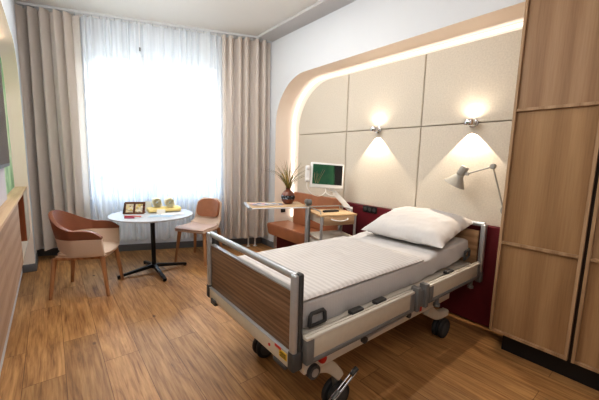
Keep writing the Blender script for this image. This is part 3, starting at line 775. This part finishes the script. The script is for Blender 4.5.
bm = nb(); box(bm, -hw+.036, hw-.036, -hd+.016, hd-.03, .75, hz-.025); obj('drawer_box', bm, M['bed_white'], dr, smooth=False)
bm = nb(); tube(bm, smooth_path([(-.11, -hd-.004, .822), (-.09, -hd-.03, .812), (0, -hd-.04, .80), (.09, -hd-.03, .812), (.11, -hd-.004, .822)], 4), .007, 8); obj('handle', bm, M['white'], dr)
bm = nb(); box(bm, -hw+.01, hw-.01, -hd+.015, hd-.01, .565, .585, .004); obj('shelf', bm, M['bed_white'], bc)
bm = nb(); box(bm, -hw+.03, hw-.03, -hd+.012, hd-.02, .14, .52, .004); cb = obj('cupboard', bm, M['bed_white'], bc)
bm = nb(); box(bm, -hw+.034, hw-.034, -hd-.004, -hd+.012, .15, .51, .004); obj('door', bm, M['drawer_oak'], cb)
# swing tray
def TL(x, y, z): return V(x, y, z)
px, py = -.287, .07
bm = nb(); box(bm, px-.028, px+.012, py-.022, py+.022, .10, .95, .01); po = obj('tray_post', bm, M['steel'], bc)
bm = nb(); box(bm, px+.012, px+.032, py-.014, py+.014, .10, .92, .004); obj('post_slide', bm, M['grey_metal'], po)
bm = nb(); cyl(bm, (px-.035, py-.045, .99), (px+.02, py-.045, .99), .038, 26, bev=.006); cyl(bm, (px-.008, py-.06, .99), (px-.008, py+.03, .99), .034, 26, bev=.006); obj('height_knob', bm, M['mid_grey'], po)
bm = nb(); box(bm, px-.03, px+.03, py-.03, py+.03, .93, .985, .012); obj('tray_hinge', bm, M['steel'], po)
# tray slab
mt = Matrix.Translation((px, py, 0)) @ Matrix.Rotation(math.radians(-4), 4, 'Z')
bm = nb(); box(bm, -.69, -.01, -.03, .37, .93, .942, .004, mtx=mt); tr = obj('tray', bm, M['beech'], bc)
bm = nb(); tube(bm, [mt @ V(-.70, -.03, .925), mt @ V(.0, -.03, .925)], .009, 10); tube(bm, [mt @ V(-.70, .37, .925), mt @ V(.0, .37, .925)], .009, 10); obj('tray_rail', bm, M['white'], tr)
bm = nb(); tube(bm, [mt @ V(-.705, -.05, .927), mt @ V(-.705, .39, .927)], .02, 14); obj('tray_grip', bm, M['steel'], tr)
bm = nb(); box(bm, -.3, -.05, .1, .22, .895, .928, .006, mtx=mt); obj('tray_bracket', bm, M['steel'], tr)

def onbc(x, y, z): return Matrix.Translation((2.672, 2.696, 0)) @ Matrix.Rotation(NR, 4, 'Z') @ V(x, y, z)
# remote on cabinet
rm = thing('remote_control', 'black remote control lying on the beech top of the bedside cabinet', 'remote control', onbc(-.02, -.02, hz+.001), NR+math.radians(4))
bm = nb(); box(bm, -.105, .105, -.024, .024, .0, .022, .007, 3); obj('body', bm, M['black'], rm)
bm = nb()
for i in range(6):
    for j in (-1, 1): box(bm, -.085+.028*i, -.07+.028*i, j*.01-.005, j*.01+.005, .022, .025)
obj('button_pad', bm, M['dark_grey'], rm)
# coiled cable + small box on shelf
bm = nb(); pts = []
for i in range(70):
    a = i/70*2*PI*3.2; pts.append((.07*math.cos(a)*(1+.1*math.sin(3*a)), .05*math.sin(a), .008+.0045*i/10))
tube(bm, pts, .0045, 6)
bmesh.ops.transform(bm, matrix=Matrix.Translation(onbc(.06, -.02, .586)) @ Matrix.Rotation(NR, 4, 'Z'), verts=bm.verts)
o = obj('coiled_cable', bm, M['cord']); tag(o, 'white coiled cable on the open shelf of the bedside cabinet', 'cable')

# monitor on articulated arm
MR = math.radians(-30)
mo = thing('bedside_monitor', 'white flat bedside monitor on a swing arm with handset and green screen', 'monitor', (2.70, 2.83, 1.31), MR)
tilt = Matrix.Rotation(math.radians(-8), 4, 'X') @ Matrix.Rotation(math.radians(3.2), 4, 'Y')
bm = nb(); box(bm, -.213, .213, -.018, .022, -.165, .15, .012, 3, mtx=tilt); obj('casing', bm, M['white'], mo)
bm = nb(); box(bm, -.186, .19, -.0215, -.0175, -.118, .126, mtx=tilt); sc = obj('screen', bm, M['screen'], mo, smooth=False)
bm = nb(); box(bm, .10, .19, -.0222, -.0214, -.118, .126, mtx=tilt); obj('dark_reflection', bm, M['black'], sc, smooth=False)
bm = nb()
rs = random.Random(4)
for i in range(9):
    x0 = -.13+rs.uniform(-.02, .02); x1 = x0+rs.uniform(-.03, .10); z1 = rs.uniform(-.02, .08)
    tube(bm, [tilt @ V(x0, -.0222, -.11), tilt @ V((x0+x1)/2-.01, -.0222, -.04), tilt @ V(x1, -.0222, z1)], .0022, 5)
obj('twig_reflection', bm, plain('dim_twig_reflection', (120, 110, 84), .6), sc)  # reflection of branches, put on the screen as thin coloured twigs
bm = nb(); box(bm, -.03, .03, .022, .06, -.06, .04, .008, mtx=tilt); obj('mount', bm, M['white'], mo)
a0 = V(2.70, 2.83, 1.31)
e0, e1, e2 = V(2.735, 2.87, 1.25), V(2.80, 2.80, 1.10), V(2.955, 2.645, .875)
bm = nb()
tube(bm, [e0, V(2.76, 2.85, 1.12), e1], .014, 10)
obj('arm_neck', bm, M['white'], mo, world=True)
d = (e2-e1).normalized(); u = d.cross(V(0, 0, 1)).normalized(); w = u.cross(d)
bm = nb(); prism(bm, [e1+u*.022+w*.03, e1-u*.022+w*.03, e1-u*.022-w*.03, e1+u*.022-w*.03], e2-e1); bmesh.ops.bevel(bm, geom=list(bm.edges), offset=.008, segments=2, affect='EDGES'); obj('arm', bm, M['white'], mo, world=True)
bm = nb(); cyl(bm, (2.958, 2.64, .76), (2.958, 2.64, .915), .024, 18, bev=.004); obj('arm_base', bm, M['white'], mo, world=True)
bm = nb(); box(bm, -.275, -.222, -.03, .02, -.10, .10, .008, mtx=tilt); hs = obj('handset', bm, M['white'], mo)
bm = nb(); box(bm, -.272, -.226, -.048, -.02, .05, .098, .01, mtx=tilt); box(bm, -.272, -.226, -.044, -.02, -.098, -.055, .01, mtx=tilt); obj('ear_piece', bm, M['white'], hs)
bm = nb(); tube(bm, smooth_path([tilt @ V(-.25, -.01, -.10), tilt @ V(-.245, -.03, -.18), tilt @ V(-.17, -.045, -.255), tilt @ V(-.08, -.04, -.265), tilt @ V(-.015, -.02, -.215), tilt @ V(-.01, .0, -.16)], 5), .005, 7); obj('handset_cord', bm, M['cord'], mo)
bm = nb(); tube(bm, smooth_path([tilt @ V(-.01, .0, -.16), tilt @ V(.0, -.02, -.225), tilt @ V(.06, -.03, -.25), tilt @ V(.13, .0, -.24)], 5), .005, 7); obj('power_cord', bm, M['cord'], mo)

# vase, grass, magazines on tray
def ontray(x, y, z): return Matrix.Translation((2.672, 2.696, 0)) @ Matrix.Rotation(NR, 4, 'Z') @ (mt @ V(x, y, z))
vp = ontray(-.20, .19, .943)
bm = nb(); lathe(bm, [(.04, 0), (.05, .004), (.078, .04), (.088, .085), (.078, .125), (.05, .158), (.03, .172), (.027, .19), (.034, .2), (.028, .2), (.022, .185), (.022, .172)], n=36)
o = obj('vase', bm, M['vase']); o.location = vp; tag(o, 'round brown ceramic vase with patterned band standing on the tray table', 'vase')
gr = thing('grass_bouquet', 'dry green and tan grass blades standing in the brown vase', 'plant', vp+V(0, 0, .12))
rg = random.Random(12)
for part_i, (nm, mt_, cnt) in enumerate((('green_blades', M['blade'], 30), ('tan_blades', M['blade_tan'], 18))):
    bm = nb()
    for i in range(cnt):
        az = rg.uniform(0, 2*PI); ln = rg.uniform(.3, .58); sp = rg.uniform(.2, 1.0)
        if rg.random() < .35: sp = rg.uniform(.8, 1.35)
        pts = []
        for k in range(7):
            s = k/6; rad = ln*sp*(s**1.6)*.8; h = ln*(s-.42*sp*s*s)
            pts.append(V(math.cos(az)*rad+.008*math.cos(az), math.sin(az)*rad+.008*math.sin(az), h+.02))
        w0 = rg.uniform(.004, .0075)
        side = V(-math.sin(az), math.cos(az), 0)
        L_ = [bm.verts.new(p+side*w0*(1-(k/6)**2)+V(0, 0, .0)) for k, p in enumerate(pts)]
        R_ = [bm.verts.new(p-side*w0*(1-(k/6)**2)-V(0, 0, .001)) for k, p in enumerate(pts)]
        for k in range(6): bm.faces.new((L_[k], L_[k+1], R_[k+1], R_[k]))
    obj(nm, bm, mt_, gr)
for i, (x, y, a, lb_) in enumerate(((-.52, .13, 12, 'colourful open magazine lying on the tray table, topmost of the two'), (-.43, .16, -6, 'magazine under the colourful one on the tray table'))):
    p = ontray(x, y, .943+(.006 if i == 0 else 0))
    mg = thing('magazine', lb_, 'magazine', p, NR+math.radians(a-4), 'magazines on the tray table')
    bm = nb(); box(bm, -.15, .15, -.105, .105, 0, .004); obj('pages', bm, M['paper'], mg, smooth=False)
    bm = nb(); box(bm, -.15, .15, -.105, .105, .0042, .0052); obj('cover', bm, M['magazine'], mg, smooth=False)

# ------------------------------------------------------------------ round table
TC = (.98, 4.2); TZ = .76
tb = thing('round_table', 'round white bistro table on a black four-armed star foot', 'table', (TC[0], TC[1], 0), math.radians(3))
bm = nb(); lathe(bm, [(.46, TZ-.024), (.482, TZ-.018), (.487, TZ-.008), (.485, TZ), (.478, TZ)], n=72); obj('tabletop', bm, M['table_white'], tb)
bm = nb(); cyl(bm, (0, 0, .05), (0, 0, TZ-.03), .026, 20); cyl(bm, (0, 0, TZ-.035), (0, 0, TZ-.022), .12, 28); obj('column', bm, M['black_metal'], tb)
for k in range(4):
    a = k*PI/2; dx, dy = math.cos(a), math.sin(a); n = V(-dy, dx, 0)
    bm = nb()
    s0, s1 = V(dx, dy, 0)*.01+V(0, 0, .085), V(dx, dy, 0)*.42+V(0, 0, .025)
    pts = [s0+n*.02+V(0, 0, .025), s0-n*.02+V(0, 0, .025), s0-n*.02-V(0, 0, .02), s0+n*.02-V(0, 0, .02)]
    q_ = [s1+n*.016+V(0, 0, .012), s1-n*.016+V(0, 0, .012), s1-n*.016-V(0, 0, .012), s1+n*.016-V(0, 0, .012)]
    A = [bm.verts.new(p) for p in pts]; B = [bm.verts.new(p) for p in q_]
    bm.faces.new(A[::-1]); bm.faces.new(B)
    for i in range(4): bm.faces.new((A[i], A[(i+1) % 4], B[(i+1) % 4], B[i]))
    f_ = obj('foot', bm, M['black_metal'], tb, smooth=False)
    bm = nb(); cyl(bm, (dx*.40, dy*.40, 0), (dx*.40, dy*.40, .018), .02, 14); obj('glide', bm, M['black'], f_)

# things on the table
def ont(x, y, z=0): return V(x, y, TZ+.001+z)
ca = math.radians(-39)            # direction facing the door
ms = thing('menu_stand', 'small brown wooden stand holding two yellow printed cards on the round table', 'menu stand', ont(.81, 4.36), ca+math.radians(12))
bm = nb(); box(bm, -.12, .12, -.06, .05, 0, .012, .003); obj('base', bm, M['menu_stand'], ms)
bm = nb(); prism(bm, [(-.12, -.02, .012), (-.12, .0, .012), (-.12, .05, .135), (-.12, .035, .14)], (.24, 0, 0)); obj('backboard', bm, M['menu_stand'], ms, smooth=False)
bm = nb(); prism(bm, [(-.13, -.04, .0), (-.13, .06, .0), (-.13, .045, .13)], (.012, 0, 0)); obj('side_cheek', bm, M['black'], ms, smooth=False)
for i in (-1, 1):
    bm = nb(); prism(bm, [(i*.055-.042, -.03, .014), (i*.055-.042, -.024, .014), (i*.055-.042, .018, .115), (i*.055-.042, .012, .117)], (.084, 0, 0)); obj('card', bm, M['menu'], ms, smooth=False)
def place_card(x, y, z, w, h, rot, lbl):
    bm = nb(); prism(bm, [(-w/2, -.025, 0), (-w/2, 0, h), (-w/2, .025, 0), (-w/2, .022, 0), (-w/2, 0, h-.006), (-w/2, -.022, 0)], (w, 0, 0))
    o = obj('tent_card', bm, M['paper'], smooth=False); o.location = ont(x, y, z); o.rotation_euler = (0, 0, rot); tag(o, lbl, 'card', 'white tent cards on the round table')
place_card(1.0, 4.52, 0, .10, .12, ca, 'white folded tent card standing on the table behind the towels')
# towels
bm = nb(); 
def tw(u, v):
    th = 2*PI*v; c, s = math.cos(th), math.sin(th); e = .35
    yy = math.copysign(abs(c)**e, c)*.115; zz = math.copysign(abs(s)**e, s)*.024
    x = -.20+.40*u; k = 1 if .01 < u < .99 else .93
    return V(x, yy*k+.004*noise.noise((x*9, yy*9, 1)), .026+zz*k+.004*noise.noise((x*12, yy*12, zz*30)))
vs = grid(bm, tw, 40, 41); bm.faces.new([vs[0][j] for j in range(40)]); bm.faces.new([vs[-1][j] for j in range(40)][::-1])
bmesh.ops.remove_doubles(bm, verts=bm.verts, dist=1e-4)
o = obj('folded_towel', bm, M['towel']); o.location = ont(1.165, 4.36); o.rotation_euler = (0, 0, ca+math.radians(34)); tag(o, 'folded yellow towel lying flat on the round table', 'towel')
def rolled(x, y, rot, lbl, mat):
    bm = nb(); n = 60; L = .20
    sp = []
    for i in range(n):
        a = i/n*2*PI*3.0; r = .014+.049*i/n; sp.append((r*math.cos(a), r*math.sin(a)))
    A = [bm.verts.new((px_, -L/2, pz_+.068)) for px_, pz_ in sp]; B = [bm.verts.new((px_, L/2, pz_+.068)) for px_, pz_ in sp]
    for i in range(n-1): bm.faces.new((A[i], A[i+1], B[i+1], B[i]))
    o = obj('rolled_towel', bm, mat, mods=[('SOLIDIFY', dict(thickness=.0155, offset=0)), ('SUBSURF', dict(levels=1, render_levels=1))], angle=180)
    o.location = ont(x, y, .054); o.rotation_euler = (0, 0, rot); tag(o, lbl, 'towel', 'rolled towels on the round table')
rolled(1.09, 4.40, ca+math.radians(30), 'rolled pale yellow towel on the folded one, next to the menu stand', M['towel_pale'])
rolled(1.235, 4.345, ca+math.radians(30), 'rolled pale yellow towel on the folded one, nearer the armless chair', M['towel_pale'])
place_card(1.08, 4.17, .0, .10, .055, ca+math.radians(10), 'small white tent card standing in front of the rolled towels')
for i, (x, y, r, lb_) in enumerate(((1.03, 4.0, -14, 'pale blue printed leaflet lying flat on the table near its edge'), (1.19, 4.06, -2, 'white leaflet lying on the table before the folded yellow towel'))):
    bm = nb(); box(bm, -.13, .13, -.07, .07, 0, .003); o = obj('leaflet', bm, M['leaflet'] if i == 0 else M['paper'], smooth=False); o.location = ont(x, y, .0035*i); o.rotation_euler = (0, 0, math.radians(r)-.3); tag(o, lb_, 'leaflet', 'leaflets on the round table')
for i, (x, y, r, col, lb_) in enumerate(((.72, 4.12, -20, (206, 60, 70), 'red pen lying on the table in front of the menu stand'), (.79, 4.07, -45, (230, 130, 120), 'pink pen lying on the table beside the red pen'), (.70, 4.02, -25, (190, 60, 110), 'magenta pen lying on the table closest to the armchair'))):
    pe = thing('pen', lb_, 'pen', ont(x, y), math.radians(r), 'coloured pens on the round table')
    bm = nb(); cyl(bm, (-.065, 0, .008), (.045, 0, .008), .0075, 10); obj('barrel', bm, plain('pen_colour', col, .4), pe)
    bm = nb(); cyl(bm, (.045, 0, .008), (.068, 0, .008), .0075, 10, .002); obj('tip', bm, M['white'], pe)

# ------------------------------------------------------------------ chairs
def leg_tube(bm, a, b, r0=.019, r1=.012): return tube(bm, [Vector(a), Vector(b)], [r0*1.25, r1*1.25], 12)
# armchair: local +x is the front
ac = thing('armchair', 'brown leather tub armchair with cream lower shell and wooden legs', 'armchair', (.265, 4.05, 0), math.radians(-25))
ac.scale = (1.09, 1.09, 1.09)
def shell_pt(th, k):
    """th: -1..1 from one arm tip round the back to the other; k: 0 bottom .. 1 top"""
    a = PI-th*PI*.80
    ca_, sa_ = math.cos(a), math.sin(a)
    rx, ry = .265, .285
    back = max(0, 1-abs(th)/.62); back = back*back*(3-2*back)
    arm = max(0, min(1, (abs(th)-.72)/.28))
    top = .66+.155*back-.065*arm**2.5
    kb = (.575-.40)/(top-.40)
    k = kb*(k/.6) if k <= .6 else kb+(1-kb)*(k-.6)/.4
    z = .40+(top-.40)*k
    fl = .84+.16*k**.7+.05*back*k
    x = .02+ca_*rx*fl-(.03*back*k); y = sa_*ry*fl
    if abs(th) > .55:                      # arms run forward, nearly straight
        s_ = (abs(th)-.55)/.45
        x = .02+math.cos(PI-math.copysign(.55, th)*PI*.8)*rx*fl+s_*.255
        y0 = math.sin(PI-math.copysign(.55, th)*PI*.8)*ry*fl
        y = y0*(1-.05*s_)
    return V(x, y, z)
def shell_obj(name, k0, k1, thick, mat, ins=0):
    bm = nb(); nu, nv = 72, 10
    grid(bm, lambda u, v: shell_pt(2*u-1, k0+(k1-k0)*v), nu, nv)
    return obj(name, bm, mat, ac, angle=70, mods=[('SOLIDIFY', dict(thickness=thick, offset=-1)), ('BEVEL', dict(width=.006, segments=2, limit_method='ANGLE'))])
shell_obj('lower_shell', 0, .60, .030, M['chair_cream'])
shell_obj('upper_shell', .60, 1, .034, M['chair_leather'])
bm = nb()
def pad(u, v):
    a, b = 2*u-1, 2*v-1
    r = max(abs(a), abs(b)); ang = math.atan2(b, a)
    p = (abs(math.cos(ang))**4+abs(math.sin(ang))**4)**(-.25)*r
    x, y = p*math.cos(ang), p*math.sin(ang)
    return V(.03+x*.235, y*.225, .455-.03*(r**6)-.012*(1-r*r))
grid(bm, pad, 30, 30); obj('seat_cushion', bm, M['chair_cream'], ac, angle=180, mods=[('SOLIDIFY', dict(thickness=.05, offset=-1))])
bm = nb(); box(bm, -.19, .235, -.2, .2, .395, .412, .006); obj('seat_base', bm, M['chair_cream'], ac)
bm = nb()
for s in (-1, 1): tube(bm, [(-.20, s*.19, .385), (.20, s*.19, .385)], .017, 12)
tube(bm, [(0, -.19, .385), (0, .19, .385)], .014, 10); obj('under_frame', bm, M['leg_wood'], ac)
for sx, sy in ((-1, -1), (-1, 1), (1, -1), (1, 1)):
    bm = nb(); leg_tube(bm, (sx*.20, sy*.19, .392), (sx*.245+.0, sy*.22, 0)); obj('leg', bm, M['leg_wood'], ac)

# side chair, local +x is the front
chx, chy = 1.675, 4.40
sc_ = thing('side_chair', 'armless chair with cream shell, brown back pad and wooden legs by the window', 'chair', (chx, chy, 0), math.radians(216))
sc_.scale = (1.1, 1.13, 1.0)
def prof(v):
    # side profile of the one-piece shell: front edge -> seat -> back top
    P_ = [V(.24, 0, .452), (V(.20, 0, .47)), V(.05, 0, .462), V(-.11, 0, .455), V(-.19, 0, .485), V(-.225, 0, .56), V(-.245, 0, .68), V(-.275, 0, .80), V(-.29, 0, .865)]
    q = smooth_path(P_, 8); i = v*(len(q)-1); a = int(min(i, len(q)-2)); return q[a].lerp(q[a+1], i-a)
def halfw(v):
    if v < .45: return .225-.03*((v-.2)/.25)**2
    return .205-.03*(v-.45)/.55-(.06*max(0, (v-.9)/.1)**2)
def chair_shell(off, v0, v1, wk):
    def f(u, v):
        vv = v0+(v1-v0)*v; p = prof(vv); b = 2*u-1
        w = halfw(vv)*wk
        cup = b*b
        if vv < .45: d = V(0, 0, .018*cup*(vv/.45))
        else: d = V(.05*cup, 0, .0)
        trans = max(0, 1-abs(vv-.47)/.16)
        d = d+V(.03, 0, .05)*cup*trans
        corner = max(0, (abs(b)-.75)/.25)**2
        if v > .84: p = p-V(0, 0, .045*corner*(v-.84)/.16)
        n_ = V(.35, 0, 1).normalized() if vv < .45 else V(1, 0, .15).normalized()
        return p+V(0, b*w, 0)+d+n_*off
    return f
bm = nb(); grid(bm, chair_shell(0, 0, 1, 1), 26, 60); obj('shell', bm, M['chair_cream'], sc_, angle=180, mods=[('SOLIDIFY', dict(thickness=.022, offset=0)), ('BEVEL', dict(width=.005, segments=2, limit_method='ANGLE'))])
bm = nb(); grid(bm, chair_shell(.022, .03, .40, .95), 20, 24); obj('seat_pad', bm, M['seat_rose'], sc_, angle=180, mods=[('SOLIDIFY', dict(thickness=.026, offset=0)), ('BEVEL', dict(width=.006, segments=2, limit_method='ANGLE'))])
bm = nb(); cs = chair_shell(.02, 0, 1, .88)
def bpad(u, v):
    a, b = 2*u-1, 2*v-1; r = max(abs(a), abs(b)); ang = math.atan2(b, a)
    q = (abs(math.cos(ang))**4+abs(math.sin(ang))**4)**(-.25)*r
    return cs(.5+.5*q*math.cos(ang), .815+.16*q*math.sin(ang))
grid(bm, bpad, 25, 25); obj('back_pad', bm, M['leather'], sc_, angle=180, mods=[('SOLIDIFY', dict(thickness=.03, offset=0)), ('BEVEL', dict(width=.006, segments=2, limit_method='ANGLE'))])
bm = nb()
for s in (-1, 1): tube(bm, [(-.16, s*.17, .435), (.19, s*.17, .435)], .015, 12)
tube(bm, [(.02, -.17, .435), (.02, .17, .435)], .013, 10); obj('under_frame', bm, M['leg_wood'], sc_)
for sx, sy in ((-1, -1), (-1, 1), (1, -1), (1, 1)):
    bm = nb(); leg_tube(bm, (.02+sx*.17, sy*.175, .44), (.02+sx*.215, sy*.215, 0), .019, .012); obj('leg', bm, M['leg_wood'], sc_)

# ------------------------------------------------------------------ light
W = bpy.data.worlds.new('sky'); bpy.context.scene.world = W; W.use_nodes = True
nt = W.node_tree; nt.nodes.clear()
wo = nt.nodes.new('ShaderNodeOutputWorld'); bg = nt.nodes.new('ShaderNodeBackground')
bg.inputs[0].default_value = (.86, .94, 1.0, 1); bg.inputs[1].default_value = 2.2
nt.links.new(bg.outputs[0], wo.inputs[0])
def area(name, loc, target, sx, sy, e, col, spread=180):
    L = bpy.data.lights.new(name, 'AREA'); L.shape = 'RECTANGLE'; L.size = sx; L.size_y = sy; L.energy = e; L.color = col; L.spread = math.radians(spread)
    o = bpy.data.objects.new(name, L); C.objects.link(o); o.location = loc
    o.rotation_euler = (Vector(target)-Vector(loc)).to_track_quat('-Z', 'Y').to_euler(); return o
area('daylight', wp(1.32, -1.9, 4.7), wp(1.32, 1.6, .3), 3.0, 2.4, 1400, (.86, .94, 1.0))
area('ceiling_fill', (1.2, -.6, CZ-.06), (1.2, -.55, 0), 1.6, 1.0, 9, (1.0, .97, .95))  # unseen fill added behind the camera to brighten bed and wardrobe
area('entry_fill', (-.9, -.6, CZ-.06), (-.9, -.55, 0), 1.0, 1.0, 26, (1.0, .92, .84))  # unseen fill added on the left to brighten the bed foot
area('room_fill', (1.15, 2.9, CZ-.05), (1.15, 2.95, 0), 1.2, 1.2, 26, (1.0, .97, .95))  # added overhead fill for the middle of the room, no fixture there

area('uplight_fill', (-.12, 2.6, 2.78), (.5, 2.62, 3.36), 2.6, .08, 42, (1.0, .97, .94))  # added upward fill to brighten ceiling and upper walls, not a real cove
# ------------------------------------------------------------------ camera
yaw, pitch, roll, f = .676223312, -.130625171, .0264093924, 311.26327
fw_ = V(math.sin(yaw)*math.cos(pitch), math.cos(yaw)*math.cos(pitch), math.sin(pitch))
r0 = V(math.cos(yaw), -math.sin(yaw), 0); u0 = r0.cross(fw_)
rr = r0*math.cos(roll)+u0*math.sin(roll); uu = -r0*math.sin(roll)+u0*math.cos(roll)
cam = bpy.data.cameras.new('camera'); cam.sensor_width = 36; cam.lens = 36*f/599; cam.clip_start = .02
co = bpy.data.objects.new('camera', cam); C.objects.link(co)
mm = Matrix.Identity(4)
for i in range(3): mm[i][0] = rr[i]; mm[i][1] = uu[i]; mm[i][2] = -fw_[i]
mm.translation = (0, 0, 1.5); co.matrix_world = mm
bpy.context.scene.camera = co
vs_ = bpy.context.scene.view_settings
vs_.view_transform = 'Standard'; vs_.look = 'Medium High Contrast'; vs_.exposure = 0.12
